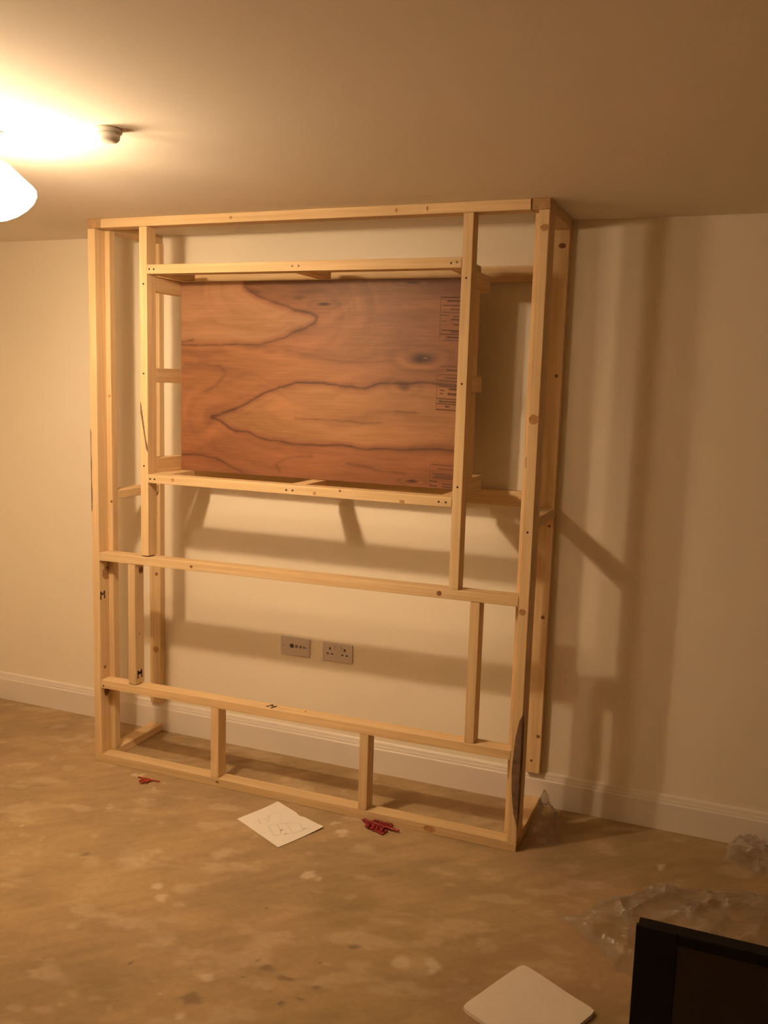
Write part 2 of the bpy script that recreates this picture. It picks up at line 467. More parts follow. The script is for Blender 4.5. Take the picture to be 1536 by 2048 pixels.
# side frames
for s, x0 in (('L', 0.0), ('R', W - B)):
    x1 = x0 + B
    tb('flat' + s, 'side_post', 'z', (x0, FB + G, T), (x1, FB + T, H - T - G))
    xb = x0 + (0.005 if s == 'L' else -0.005)
    tb('back' + s, 'wall_post', 'z', (xb, -T, 0.147), (xb + B, -G, H - T - G))
    tb('stop' + s, 'side_head_plate', 'y', (x0, F, H - T), (x1, -G, H - G))
    tb('sbot' + s, 'side_sole_plate', 'y', (x0, FB + G, 0), (x1, -0.019, T - G))
    zn = 1.203 if s == 'L' else 1.238
    tb('nog' + s, 'noggin', 'y', (x0, FB + T + G, zn), (x1, -T - G, zn + T))
# rails on the wall behind the recess
tb('wtop', 'wall_rail', 'x', (0.069, -T, 2.165), (1.8985, -G, 2.228))
tb('wbot', 'wall_rail', 'x', (0.069, -T, 1.268), (1.8985, -G, 1.331))
# recess: flat bearers level with the rails, joists on edge at both sides
YB = -0.186
for x0 in (0.300 + G, 0.957, 1.595):
    tb('bb%d' % int(x0 * 100), 'bearer', 'y', (x0, FB + G, 1.300), (x0 + B - G * 2, YB, 1.338))
    tb('bt%d' % int(x0 * 100), 'bearer', 'y', (x0, FB + G, 2.170), (x0 + B - G * 2, YB, 2.208))
for s, x0 in (('L', 0.262), ('R', 1.658)):
    tb('jb' + s, 'joist', 'y', (x0, FB + G, 1.340), (x0 + T, YB, 1.403))
    tb('jm' + s, 'joist', 'y', (x0, FB + G, 1.726), (x0 + T, -0.203 if s == 'L' else -0.245, 1.787))
    tb('jt' + s, 'joist', 'y', (x0, FB + G, 2.105), (x0 + T, YB, 2.168))
tb('dbl1', 'back_stud', 'z', (1.658, FB + G, 1.404), (1.696, FB + B, 1.7255))
tb('dbl2', 'back_stud', 'z', (1.658, FB + G, 1.7875), (1.696, FB + B, 2.1045))

# plywood backing with its flame-figured veneer
PX0, PX1, PZ0, PZ1, PYF = 0.3012, 1.6568, 1.340, 2.165, -0.203
L1 = [(0.619, 2.138), (0.686, 2.105), (0.789, 2.068), (0.864, 2.044), (0.936, 2.032), (0.968, 2.016), (0.96, 1.992), (0.911, 1.968), (0.865, 1.952), (0.829, 1.935), (0.792, 1.924), (0.745, 1.91), (0.689, 1.899), (0.573, 1.897), (0.405, 1.895), (0.29, 1.891)]
L2 = [(0.462, 1.582), (0.497, 1.595), (0.576, 1.619), (0.643, 1.651), (0.72, 1.691), (0.795, 1.722), (0.878, 1.741), (0.997, 1.748), (1.069, 1.736), (1.157, 1.729), (1.209, 1.732), (1.261, 1.748), (1.345, 1.754), (1.445, 1.759), (1.527, 1.755), (1.66, 1.744)]
L3 = [(0.462, 1.582), (0.507, 1.569), (0.547, 1.541), (0.586, 1.526), (0.645, 1.524), (0.693, 1.506), (0.761, 1.494), (0.836, 1.486), (0.929, 1.484), (1.021, 1.487), (1.111, 1.487), (1.199, 1.482), (1.329, 1.485), (1.455, 1.494), (1.66, 1.497)]
L4 = [(0.29, 1.409), (0.407, 1.413), (0.478, 1.4), (0.538, 1.378), (0.597, 1.355), (0.637, 1.336)]
L5 = [(0.872, 1.589), (0.982, 1.592), (1.063, 1.591), (1.196, 1.587), (1.266, 1.591)]
L6 = [(1.332, 1.64), (1.375, 1.635), (1.416, 1.639)]
L7 = [(0.801, 1.36), (0.781, 1.392), (0.837, 1.425), (0.949, 1.44)]
L8 = [(1.113, 1.42), (1.201, 1.409), (1.289, 1.391), (1.375, 1.388)]
L9 = [(0.32, 1.807), (0.426, 1.814), (0.505, 1.803), (0.53, 1.77), (0.486, 1.726), (0.426, 1.69)]
L10 = [(0.82, 1.878), (0.922, 1.86), (1.102, 1.831), (1.317, 1.843)]
def seg_dist(x, y, pts):
    best = np.full(x.shape, 9.0)
    for (ax, ay), (bx, by) in zip(pts, pts[1:]):
        dx, dy = bx - ax, by - ay
        t = np.clip(((x - ax) * dx + (y - ay) * dy) / (dx * dx + dy * dy), 0, 1)
        best = np.minimum(best, np.hypot(x - ax - t * dx, y - ay - t * dy))
    return best
def inside(x, y, poly):
    r = np.zeros(x.shape, bool); n = len(poly)
    for i in range(n):
        (ax, ay), (bx, by) = poly[i], poly[(i + 1) % n]
        if ay == by: continue
        c = ((ay > y) != (by > y)) & (x < (bx - ax) * (y - ay) / (by - ay) + ax)
        r ^= c
    return r
def make_ply():
    nx, nz = 340, 210
    X, Z = np.meshgrid(np.linspace(PX0, PX1, nx), np.linspace(PZ0, PZ1, nz), indexing='ij')
    x, z = X.ravel(), Z.ravel()
    cx, cz, cy = (PX0 + PX1) / 2, (PZ0 + PZ1) / 2, PYF + 0.009
    front = np.stack([x - cx, np.full(x.shape, PYF - cy), z - cz], 1)
    idx = np.arange(nx * nz).reshape(nx, nz)
    faces = np.stack([idx[:-1, :-1], idx[1:, :-1], idx[1:, 1:], idx[:-1, 1:]], -1).reshape(-1, 4).tolist()
    n0 = len(front)
    bx = [(PX0, PZ0), (PX1, PZ0), (PX1, PZ1), (PX0, PZ1)]
    extra = [(a - cx, PYF - cy, b - cz) for a, b in bx] + [(a - cx, PYF + 0.016 - cy, b - cz) for a, b in bx]
    for i in range(4):
        j = (i + 1) % 4
        faces.append([n0 + i, n0 + 4 + i, n0 + 4 + j, n0 + j])
    faces.append([n0 + 4, n0 + 7, n0 + 6, n0 + 5])
    me = bpy.data.meshes.new('plywood_panel')
    me.from_pydata(front.tolist() + extra, [], faces); me.update()
    wx = x + 0.012 * (fbm(x * 18, z * 18, 3) - .5); wz = z + 0.012 * (fbm(x * 16, z * 16, 13) - .5)
    mid = np.array([0.43, 0.195, 0.075]); warm = np.array([0.47, 0.235, 0.09]); red = np.array([0.42, 0.165, 0.062])
    col = np.tile(mid, (len(x), 1))
    lo = sm(1.75, 1.40, z)[:, None]; col = col * (1 - lo * 0.6) + red * lo * 0.6
    def soft(mask_poly, d, w=0.03):
        ins = inside(wx, wz, mask_poly); return np.where(ins, sm(0, w, d), 0)
    d1, d2, d3, d4 = seg_dist(wx, wz, L1), seg_dist(wx, wz, L2), seg_dist(wx, wz, L3), seg_dist(wx, wz, L4)
    flame = L2 + L3[::-1]
    a = soft(flame, np.minimum(d2, d3))[:, None]; col = col * (1 - a) + (warm * 1.04) * a
    upper = L1 + [(0.25, 1.89), (0.25, 2.2), (0.60, 2.2)]
    a = soft(upper, d1)[:, None]; col = col * (1 - a) + np.array([0.50, 0.265, 0.115]) * a
    # dark heartwood above the upper flame
    up = sm(2.03, 2.13, wz + 0.05 * (fbm(x * 5, z * 9, 77) - .5)) * (wx > 0.6) * np.where(inside(wx, wz, upper), 0, 1)
    col *= (1 - 0.30 * up)[:, None]
    col *= (1 - 0.12 * sm(1.0, 1.6, x) * sm(1.70, 1.80, z))[:, None]  # upper right darker: part wood tone, part light falloff painted in
    # growth bands that follow the flame outlines
    dd = np.where(inside(wx, wz, flame), np.minimum(d2, d3) * 0.8, np.minimum(np.minimum(d2, d3), d1 * 1.1))
    band = fbm(dd * 34 + 3, x * 1.6 + 2 * z, 88, 3)
    col *= (1 + 0.34 * (band - .5) * sm(0.0, 0.03, dd))[:, None]
    # fine fibre streaks along the sheet
    st = fbm(x * 6 + 9, z * 120, 99, 3); col *= (1 + 0.16 * (st - .5))[:, None]
    st2 = fbm(x * 3 + 2 + z, z * 22 + 5 * fbm(x * 3, z * 3, 4), 101, 4); col *= (1 + 0.46 * (st2 - .5))[:, None]
    st3 = fbm(x * 2.2 + 5, z * 5 + 8, 111, 3); col *= (1 + 0.30 * (st3 - .5))[:, None]
    dk = np.array([0.13, 0.055, 0.028])
    def line(pts, wdt, s, jag=0.0):
        nonlocal col
        d = seg_dist(wx, wz, pts)
        a = s * np.exp(-(d / wdt) ** 2) + 0.25 * s * np.exp(-(d / (wdt * 4)) ** 2)
        a = np.clip(a * (0.55 + 0.9 * fbm(x * 30, z * 30, 17)), 0, 0.9)[:, None]
        col = col * (1 - a) + dk * a
    for pts, wdt, s in ((L1, 0.0032, .62), (L2, 0.0038, .85), (L3, 0.0034, .8), (L4, 0.0034, .7), (L5, 0.002, .45), (L6, 0.0025, .55),
                        (L7, 0.006, .3), (L8, 0.004, .35), (L9, 0.007, .3), (L10, 0.006, .25),
                        (L1[3:9], 0.006, .5), (L2[:3], 0.006, .6), (L3[:4], 0.005, .5), ([(0.30, 1.905), (0.36, 1.915)], 0.004, .5)):
        line(pts, wdt, s)
    for kx, kz, rx, rz, s in ((1.432, 1.853, .090, .036, 1.0), (0.998, 2.065, .048, .012, 1.0), (1.358, 1.744, .052, .028, .7), (1.41, 1.36, .042, .011, .95),
                              (1.381, 2.148, .05, .010, .85), (0.881, 2.096, .05, .016, .5), (0.66, 2.125, .06, .018, .45), (0.93, 2.12, .12, .02, .3)):
        q = np.hypot((wx - kx) / rx, (wz - kz) / rz)
        a = (s * (1 - sm(0.15, 1.0, q)))[:, None]; col = col * (1 - a) + np.array([0.085, 0.03, 0.016]) * a
        ring = np.exp(-((q - 1.45) / 0.3) ** 2) * 0.16 * s
        col *= (1 - ring)[:, None]
    q = np.hypot((x - 1.447) / .014, (z - 1.855) / .009)
    a = ((1 - sm(0.3, 1, q)) * 0.55 * (0.5 + 0.5 * np.sin(z * 1100)))[:, None]; col = col * (1 - a) + np.array([0.45, 0.25, 0.12]) * a
    col = col * np.array([0.60, 0.565, 0.64])
    cols = np.vstack([np.clip(col, 0.004, 1), np.tile(np.array([0.45, 0.27, 0.13]), (8, 1))])
    grain_attr(me, cols)
    o = link('plywood_panel', me, 'ply', fr, (cx, cy, cz))
    o['label'] = 'reddish figured plywood sheet with dark grain lines'
    return o
ply = make_ply()
# printed grade stamps down its right-hand side
def stamp(x0, x1, z0, z1, rows, seed):
    rr = random.Random(seed); segs = []
    for t, a, b, wd in rows:
        zz = z1 + (z0 - z1) * t
        segs.append(((x0 + (x1 - x0) * a, zz), (x0 + (x1 - x0) * b, zz - 0.002), wd * 1.5))
    c = ((x0 + x1) / 2, PYF - 0.0002, (z0 + z1) / 2)
    segs = [((s[0][0] - c[0], s[0][1] - c[2]), (s[1][0] - c[0], s[1][1] - c[2]), s[2]) for s in segs]
    strokes('printed_stamp', segs, 0.002, c, (1, 0, 0), (0, 0, 1), (0, -1, 0), 0.0004, 'plyink', ply)
X1 = 1.592
stamp(1.503, X1, 1.924, 2.095, [(.02, .02, 1, .0028), (.10, .3, 1, .004), (.20, .1, .95, .0022), (.29, .45, 1, .0026), (.36, .1, .9, .0016), (.42, .02, .4, .0022),
      (.45, .6, .95, .003), (.52, .5, .9, .0036), (.55, .1, .3, .0018), (.63, .6, .95, .0036), (.76, .05, .95, .0028), (.80, .5, 1, .0032), (.85, 0, 1, .003), (.92, .3, 1, .004), (.985, .2, .9, .0022)], 1)
stamp(1.500, X1, 1.652, 1.828, [(.02, .1, 1, .002), (.10, .4, 1, .005), (.2, .05, 1, .002), (.27, .35, .9, .003), (.34, .0, .9, .003), (.46, .1, 1, .004), (.52, .55, .95, .006),
      (.55, .15, .35, .003), (.63, .5, .95, .006), (.62, .15, .3, .003), (.74, 0, 1, .003), (.80, .1, 1, .0038), (.85, 0, .95, .003), (.91, .4, .6, .004), (.985, 0, 1, .0032)], 2)
stamp(1.484, X1, 1.345, 1.436, [(.02, .05, .95, .002), (.2, .3, 1, .002), (.42, .1, 1, .003), (.52, .2, .95, .0036), (.60, .1, .9, .003), (.75, .0, .3, .004), (.85, .5, .9, .003), (.95, 0, .3, .004), (.97, .5, .95, .003)], 3)
for x0, z0, z1 in ((1.503, 1.924, 2.095), (1.500, 1.652, 1.80), (1.484, 1.345, 1.436)):
    strokes('stamp_edge', [((0, 0), (0, z1 - z0), .0012)], .001, (x0, PYF - .0002, z0), (1, 0, 0), (0, 0, 1), (0, -1, 0), 0.0003, 'plyink', ply)

# screws, knots, stamps and bark on the timbers
UX, UY, UZ, NF = (1, 0, 0), (0, 1, 0), (0, 0, 1), (0, -1, 0)
def screw(part, x, z, r=0.0042):
    disc('screw_head', (x, F, z), UX, UZ, r, r, NF, 0.0004, 'hole', P[part], 12, 0.05)
for part, x, z in (('rbot', .311, 1.318), ('rbot', .333, 1.318), ('rbot', .964, 1.317), ('rbot', .992, 1.317), ('rbot', 1.606, 1.318), ('rbot', 1.634, 1.318),
                   ('rtop', .313, 2.189), ('rtop', .335, 2.188), ('rtop', .975, 2.189), ('rtop', 1.003, 2.189), ('rtop', 1.618, 2.187), ('rtop', 1.640, 2.190),
                   ('inR', 1.677, 2.134), ('inR', 1.677, 1.757), ('inR', 1.677, 1.378), ('inL', .280, 1.372), ('inL', .281, 1.762), ('inL', .283, 2.13),
                   ('low', .052, 0.362), ('postR', 1.948, 1.232)):
    screw(part, x, z)
def knot(part, c, r, n='f', mat='knot', e=1.0):
    u, v, nn = {'f': (UX, UZ, NF), 'r': (UY, UZ, (1, 0, 0)), 't': (UX, UY, (0, 0, 1))}[n]
    disc('knot', c, u, v, r * e, r, nn, 0.0003, mat, P[part], 22, 0.07)
knot('postR', (1.949, F, 1.639), .0175, mat='softknot')
knot('mid', (1.622, F, .969), .010); knot('mid', (.517, F, .958), .006, e=1.3); knot('postR', (1.945, F, .935), .013, mat='softknot')
knot('rbot', (.425, F, 1.321), .008, mat='softknot'); knot('rbot', (1.090, F, 1.312), .007, mat='softknot'); knot('rbot', (1.20, F, 1.330), .005)
knot('rbot', (1.46, F, 1.306), .008, mat='softknot', e=1.4); knot('head', (1.40, F, 2.379), .008, mat='softknot', e=.6); knot('head', (1.52, F, 2.381), .009, mat='softknot', e=.5)
knot('postL', (T, -.398, .872), .030, 'r', 'softknot'); knot('postL', (T, -.408, .325), .022, 'r', 'knot', .8); knot('postL', (T, -.418, .44), .008, 'r')
knot('loL', (.228, -.405, .905), .015, 'r', 'knot'); knot('loL', (.228, -.42, .62), .008, 'r', 'softknot', .6)
knot('postR', (1.952, F, 2.30), .012, mat='softknot', e=1.3); knot('head', (.70, F, 2.38), .006, mat='softknot')
knot('backR', (1.94, -T, .82), .008); knot('backR', (1.945, -T, 1.20), .006); knot('backR', (1.948, -T, .31), .008); knot('backR', (1.925, -T, .20), .006)
knot('backR', (1.94, -T, 1.80), .007); knot('backR', (1.935, -T, 2.30), .010, e=1.4); knot('backL', (.045, -T, .80), .008); knot('backL', (.04, -T, .42), .016, mat='softknot')
knot('low', (1.55, -.43, .397), .008, 't', 'softknot', 1.6); knot('low', (1.62, -.42, .3975), .006, 't', 'softknot', 1.6); knot('low', (1.05, -.41, .3945), .006, 't', 'softknot')
knot('sole', (.65, F, .022), .005, e=1.6); knot('sole', (1.62, F, .02), .014, mat='softknot', e=1.8); knot('flatL', (.058, FB, 1.195), .006)
knot('flatL', (.055, FB, 1.66), .006, mat='softknot')
# printed letter stamps
MSEG = [((-.013, -.015), (-.013, .015)), ((-.013, .015), (0, -.002)), ((0, -.002), (.013, .015)), ((.013, .015), (.013, -.015)), ((-.018, -.016), (-.008, -.016)), ((.008, -.016), (.018, -.016))]
strokes('letter_stamp', MSEG, .0075, (T, -.428, .778), UY, UZ, (1, 0, 0), .0003, 'ink', P['postL'])
strokes('letter_stamp', MSEG + [((-.014, .0), (.014, .004))], .009, (.228, -.418, .438), UY, UZ, (1, 0, 0), .0003, 'ink', P['loL'])
strokes('letter_stamp', MSEG, .0075, (.897, -.417, .3940), (0.94, -.34, 0), (.34, .94, 0), (0, 0, 1), .0004, 'ink', P['low'])
strokes('printed_mark', [((0, -.02), (0, .02)), ((.005, -.015), (.005, .01))], .003, (1.915, FB, 1.48), UX, UZ, NF, .0003, 'ink', P['flatR'])
disc('paint_mark', (.040, -T, .868), UX, UZ, .012, .024, NF, .0004, 'green', P['backL'], 12, .25)
for z in (1.145, 1.10):
    strokes('pencil_mark', [((-.010, 0), (.012, 0))], .003, (.040, -T, z), UX, UZ, NF, .0003, 'ink', P['backL'])
# bark edges
def bark(part, pts, n='f'):
    if n == 'f': q = [(x, F, z) for x, z in pts]; nn = NF
    elif n == 'r': q = [(W, y, z) for y, z in pts]; nn = (1, 0, 0)
    else: q = [(0.0, y, z) for y, z in pts]; nn = (-1, 0, 0)
    poly_prism('bark_edge', q, nn, .0006, 'bark', P[part])
bark('postR', [(1.966, .545), (1.955, .52), (1.944, .455), (1.940, .40), (1.936, .33), (1.938, .26), (1.944, .20), (1.950, .155), (1.958, .13), (1.966, .10)])
bark('postR', [(F + .001, .56), (F + .030, .50), (F + .04, .30), (F + .03, .15), (F + .001, .08)], 'r')
bark('inL', [(.264, 1.645), (.267, 1.64), (.280, 1.56), (.291, 1.485), (.2995, 1.455), (.2995, 1.43), (.292, 1.445), (.277, 1.53), (.264, 1.60)])
bark('postL', [(.0005, 1.52), (.005, 1.50), (.003, 1.42), (.006, 1.36), (.004, 1.30), (.007, 1.22), (.005, 1.16), (.0005, 1.15)])

# ------------------------------------------------------------------ wall plates
def plate(name, x0, x1, z0, z1, label, cat, group=None):
    e = empty(name, ((x0 + x1) / 2, -0.0005, z0), label, cat, group)
    box('face_plate', (x0, -0.0095, z0), (x1, -0.0006, z1), 'plastic', e, 0.003, 3)
    return e
s1 = plate('media_outlet', .716, .866, .487, .574, 'white double wall plate with a row of small aerial and media ports', 'wall outlet')
def pl_disc(name, x, z, rx, rz, mat, par, t=.0006, y=-.0095, n=16):
    return disc(name, (x, y, z), UX, UZ, rx, rz, NF, t, mat, par, n, 0.0)
pt = pl_disc('aerial_port', .774, .533, .0095, .0095, 'dark', s1, .0016); pl_disc('port_pin', .774, .533, .003, .003, 'grey', pt, .002, -.0112)
pl_disc('media_port', .799, .533, .0075, .0075, 'grey', s1, .0012); pl_disc('media_port', .820, .5325, .007, .007, 'grey', s1, .0012); pl_disc('media_port', .838, .532, .006, .006, 'grey', s1, .001)
for x in (.731, .851): pl_disc('fixing_screw', x, .5305, .003, .003, 'grey', s1, .0004)
s2 = plate('double_socket', .932, .1080 + .973, .487, .574, 'white double power socket to the right of the media plate', 'socket')
for cx_ in (.970, 1.043):
    def slot(nm, x, z, wx_, wz_):
        box(nm, (x - wx_ / 2, -.0102, z - wz_ / 2), (x + wx_ / 2, -.0093, z + wz_ / 2), 'dark', s2, 0)
    slot('earth_slot', cx_, .547, .0075, .0105); slot('pin_slot', cx_ - .011, .523, .010, .0055); slot('pin_slot', cx_ + .011, .523, .010, .0055)
    sx = cx_ + (.021 if cx_ < 1 else -.021)
    rk = box('switch', (sx - .0055, -.0135, .548), (sx + .0055, -.0093, .564), 'plastic', s2, .0012, 2)

# ------------------------------------------------------------------ ceiling lamp and detector
LX, LY = .67, -1.645
lamp = empty('ceiling_lamp', (LX + .2, LY - .2, H), 'glaring ceiling light with white glowing shade at the upper left edge', 'lamp')
def turn(o, axis):
    o.data.transform(Vector((0, 0, 1)).rotation_difference(axis).to_matrix().to_4x4()); return o
def rod(name, a, b, r, mat):
    d = b - a
    return turn(lathe(name, [(0, 0), (r, 0), (r, d.length), (0, d.length)], mat, lamp, a, 12), d.normalized())
def spot_head(bc, aim):
    """swivelling spotlight: bulb centre bc inside a frosted bell shade that opens along aim"""
    aim = Vector(aim).normalized(); bc = Vector(bc)
    rod('swivel_arm', Vector((bc.x, bc.y, H - .020)) - Vector((aim.x, aim.y, 0)) * .05, bc - aim * .052, .006, 'brass')
    turn(lathe('lamp_holder', [(0, -.052), (.020, -.052), (.022, -.046), (.022, -.036), (0, -.036)], 'white', lamp, bc, 20), aim)
    sh = turn(lathe('glass_shade', [(.0225, -.036), (.036, -.031), (.056, .0), (.071, .042), (.089, .088), (.085, .088), (.067, .044), (.052, .0), (.032, -.029), (.0225, -.033)], 'shade', lamp, bc, 18), aim)
    turn(lathe('bulb', [(0, -.034), (.016, -.033), (.027, -.022), (.033, -.008), (.034, .004), (.030, .017), (.021, .028), (.010, .033), (0, .034)], 'bulb', sh, bc, 10), aim)
box('light_bar', (LX - .03, LY - .48, H - .020), (LX + .03, LY + .02, H - .0005), 'white', lamp, .004, 2)
spot_head((LX, LY, 2.285), (-0.165, 0.725, -0.669))
spot_head((LX + .02, LY - .42, 2.285), (-0.62, -0.55, -0.42))  # added second head, turned away so its bounced light fills the shadows
DX, DY = 1.005, -1.575
det = empty('ceiling_fitting', (DX, DY, H), 'small round fitting on the ceiling at the edge of the lamp glare', 'ceiling fitting')
lathe('base_ring', [(0, 0), (.038, 0), (.038, -.010), (.035, -.012), (0, -.012)], 'white', det, (DX, DY, H - .0005))
lathe('cover', [(0, 0), (.033, 0), (.032, -.012), (.027, -.019), (.012, -.022), (0, -.022)], 'white', det, (DX, DY, H - .0125))

# ------------------------------------------------------------------ loose things on the floor
def sheet(name, corners, nu, nv, zf, thick, mat, edge=None):
    """a sheet laid over the floor: corners A,B,C,D in order, zf(u,v) its height"""
    A, Bc, Cc, Dc = [Vector((*c, 0)) for c in corners]
    c0 = (A + Bc + Cc + Dc) / 4
    bm = bmesh.new(); top = {}; bot = {}
    for i in range(nu + 1):
        for j in range(nv + 1):
            u, v = i / nu, j / nv
            if edge: u, v = edge(u, v)
            q = (A * (1 - u) + Bc * u) * (1 - v) + (Dc * (1 - u) + Cc * u) * v
            z = zf(u, v)
            top[i, j] = bm.verts.new((q.x - c0.x, q.y - c0.y, z + thick)); bot[i, j] = bm.verts.new((q.x - c0.x, q.y - c0.y, z))
    for i in range(nu):
        for j in range(nv):
            bm.faces.new([top[i, j], top[i + 1, j], top[i + 1, j + 1], top[i, j + 1]])
            bm.faces.new([bot[i, j], bot[i, j + 1], bot[i + 1, j + 1], bot[i + 1, j]])
    for i in range(nu):
        bm.faces.new([bot[i, 0], bot[i + 1, 0], top[i + 1, 0], top[i, 0]]); bm.faces.new([bot[i + 1, nv], bot[i, nv], top[i, nv], top[i + 1, nv]])
    for j in range(nv):
        bm.faces.new([bot[0, j + 1], bot[0, j], top[0, j], top[0, j + 1]]); bm.faces.new([bot[nu, j], bot[nu, j + 1], top[nu, j + 1], top[nu, j]])
    return bm, c0
# A4 note: corner order left, far, right, near
def pz(u, v):
    return 0.0006 + 0.008 * (u * v) ** 3 + 0.006 * max(0, u - .62) * max(0, 0.5 - v) * 4 + 0.0018 * (1 - u) * v
pc = [(.878, -.663), (.957, -.466), (1.226, -.587), (1.136, -.796)]
# u along left->far (short side), v along to right
def pedge(u, v):
    if u > .97 and .42 < v < .60: u = u - 0.035 * (1 - abs(v - .51) / .09)
    return u, v
bm, c0 = sheet('paper_note', pc, 14, 20, pz, 0.0003, 'paper', pedge)
bmesh.ops.recalc_face_normals(bm, faces=bm.faces)
note = empty('paper_note', (c0.x, c0.y, 0), 'white sheet of paper with a faint pencil sketch lying before the frame', 'paper')
me = bpy.data.meshes.new('paper_sheet'); bm.to_mesh(me); bm.free()
link('paper_sheet', me, 'paper', note, (c0.x, c0.y, 0))
def note_pt(u, v):
    A, Bc, Cc, Dc = [Vector((*c, 0)) for c in pc]
    q = (A * (1 - u) + Bc * u) * (1 - v) + (Dc * (1 - u) + Cc * u) * v
    return (q.x - c0.x, q.y - c0.y, pz(u, v) + 0.0007)
def note_lines(name, lines, wd):
    bm = bmesh.new()
    for ln in lines:
        for a, b in zip(ln, ln[1:]):
            p0, p1 = Vector(note_pt(*a)), Vector(note_pt(*b))
            d = (p1 - p0).normalized(); q = Vector((-d.y, d.x, 0)) * wd / 2
            bm.faces.new([bm.verts.new(p0 + q), bm.verts.new(p0 - q), bm.verts.new(p1 - q), bm.verts.new(p1 + q)])
    return link(name, bm_mesh(name, bm), 'pencil', note, (c0.x, c0.y, 0))
rr = random.Random(3)
def scrawl(u0, v0, n, du, dv, step):
    out = []; u, v = u0, v0
    for i in range(n):
        out.append((u + rr.uniform(-du, du), v + rr.uniform(-dv, dv))); u += step[0]; v += step[1]
    return out
lines = [scrawl(.62, .20, 9, .025, .004, (-.02, .012)), scrawl(.52, .20, 10, .03, .004, (-.015, .02)), scrawl(.42, .24, 9, .03, .004, (-.01, .018)), scrawl(.30, .20, 7, .02, .004, (-.01, .02))]
sketch = [[(.30, .45), (.45, .50), (.60, .56), (.72, .62), (.78, .70)], [(.30, .45), (.22, .60), (.18, .72)], [(.45, .50), (.38, .64), (.30, .75)], [(.60, .56), (.55, .68), (.50, .80)],
          [(.18, .72), (.32, .78), (.50, .84), (.66, .88)], [(.78, .70), (.72, .80), (.66, .88)], [(.70, .82), (.78, .88), (.80, .93)]]
note_lines('handwriting', lines, .0016); note_lines('pencil_sketch', sketch, .0016)
dk = [scrawl(.40, .66, 16, .035, .016, (-.002, .001)), scrawl(.36, .78, 16, .03, .012, (.001, .001)), scrawl(.70, .86, 14, .03, .015, (.002, 0))]
for ln in dk: note_lines('pencil_shading', [ln], .0024)

# foam square
fc = [(2.15, -1.116), (2.39, -1.238), (2.274, -1.497), (2.034, -1.375)]
def fedge(u, v):
    # softened corners
    cu, cv = u - .5, v - .5
    k = 1 - 0.035 * (max(0, abs(cu) - .42) * max(0, abs(cv) - .42) / .0064)
    return .5 + cu * k, .5 + cv * k
bm, c0f = sheet('foam_square', fc, 26, 26, lambda u, v: 0.0008 + 0.0012 * math.sin(u * 7 + v * 5), 0.012, 'foam', fedge)
tag(link('foam_square', bm_mesh('foam_square', bm), 'foam', None, (c0f.x, c0f.y, 0)), 'plain white square sheet lying on the floor at the bottom edge', 'white sheet')

# red wall plugs
def plug_mesh(name, ln=.032, r=.0042):
    prof = [(0, 0), (r * 1.25, 0), (r * 1.25, .0016)]
    for i in range(7):
        z = .002 + i * (ln - .006) / 7
        prof += [(r, z), (r, z + .0028), (r * .78, z + .0032)]
    prof += [(r * .6, ln - .002), (0, ln)]
    bm = bmesh.new(); n = 8; rings = []
    for q, z in prof:
        rings.append([bm.verts.new((max(q, 1e-4) * math.cos(2 * math.pi * i / n), max(q, 1e-4) * math.sin(2 * math.pi * i / n), z)) for i in range(n)])
    for a, b in zip(rings, rings[1:]):
        for i in range(n): bm.faces.new([a[i], a[(i + 1) % n], b[(i + 1) % n], b[i]])
    return bm_mesh(name, bm)
PLUG = plug_mesh('plug'); PLUG.materials.append(MAT['red'])
PLUG2 = plug_mesh('plug', .034, .0040); PLUG2.materials.append(MAT['red2'])
def plug(par, x, y, z, ang, tilt=0.05, me=None, sc=1.0):
    o = bpy.data.objects.new('plug', me or PLUG); COL.objects.link(o)
    o.parent = par; o.location = Vector((x, y, z)) - WL[par.name]
    o.rotation_euler = (Matrix.Rotation(ang, 3, 'Z') @ Matrix.Rotation(math.pi / 2 - tilt, 3, 'Y')).to_euler()
    o.scale = (sc, sc, sc)
    return o
def bar(name, a, b, wd, ht, mat, par):
    a, b = Vector(a), Vector(b); d = (b - a); ln = d.length; d.normalize(); q = Vector((-d.y, d.x, 0)).normalized()
    n = d.cross(q)
    c = (a + b) / 2
    bm = bmesh.new()
    vs = [bm.verts.new(d * s * ln / 2 + q * t * wd / 2 + n * k * ht / 2) for s in (-1, 1) for t in (-1, 1) for k in (-1, 1)]
    for f in ((0, 1, 3, 2), (4, 6, 7, 5), (0, 4, 5, 1), (2, 3, 7, 6), (0, 2, 6, 4), (1, 5, 7, 3)): bm.faces.new([vs[i] for i in f])
    bmesh.ops.bevel(bm, geom=list(bm.edges), offset=min(wd, ht) * .2, segments=1, affect='EDGES')
    return link(name, bm_mesh(name, bm), mat, par, c)
rp = empty('wall_plug_strip', (1.43, -.495, 0), 'crimson heap of ribbed plastic plugs on the floor right of the paper note', 'plastic plugs')
bar('carrier_bar', (1.352, -.480, .016), (1.512, -.497, .010), .010, .007, 'red', rp)
bar('carrier_bar', (1.372, -.505, .006), (1.462, -.537, .006), .012, .007, 'red', rp)
bar('carrier_bar', (1.345, -.462, .008), (1.392, -.500, .010), .018, .006, 'red', rp)
for i in range(9):
    plug(rp, 1.392 + i * .0098, -.486 - i * .0011, .017 - i * .0004, math.radians(82 + R.uniform(-6, 6)), -.12 + R.uniform(-.05, .05))
for i in range(9):
    plug(rp, 1.375 + i * .0098, -.509 - i * .0031, .006, math.radians(68 + R.uniform(-8, 8)), .0 + R.uniform(0, .04))
for i in range(4):
    plug(rp, 1.352 + i * .011, -.466 - i * .009, .010, math.radians(-20 + R.uniform(-10, 10)), -.02)
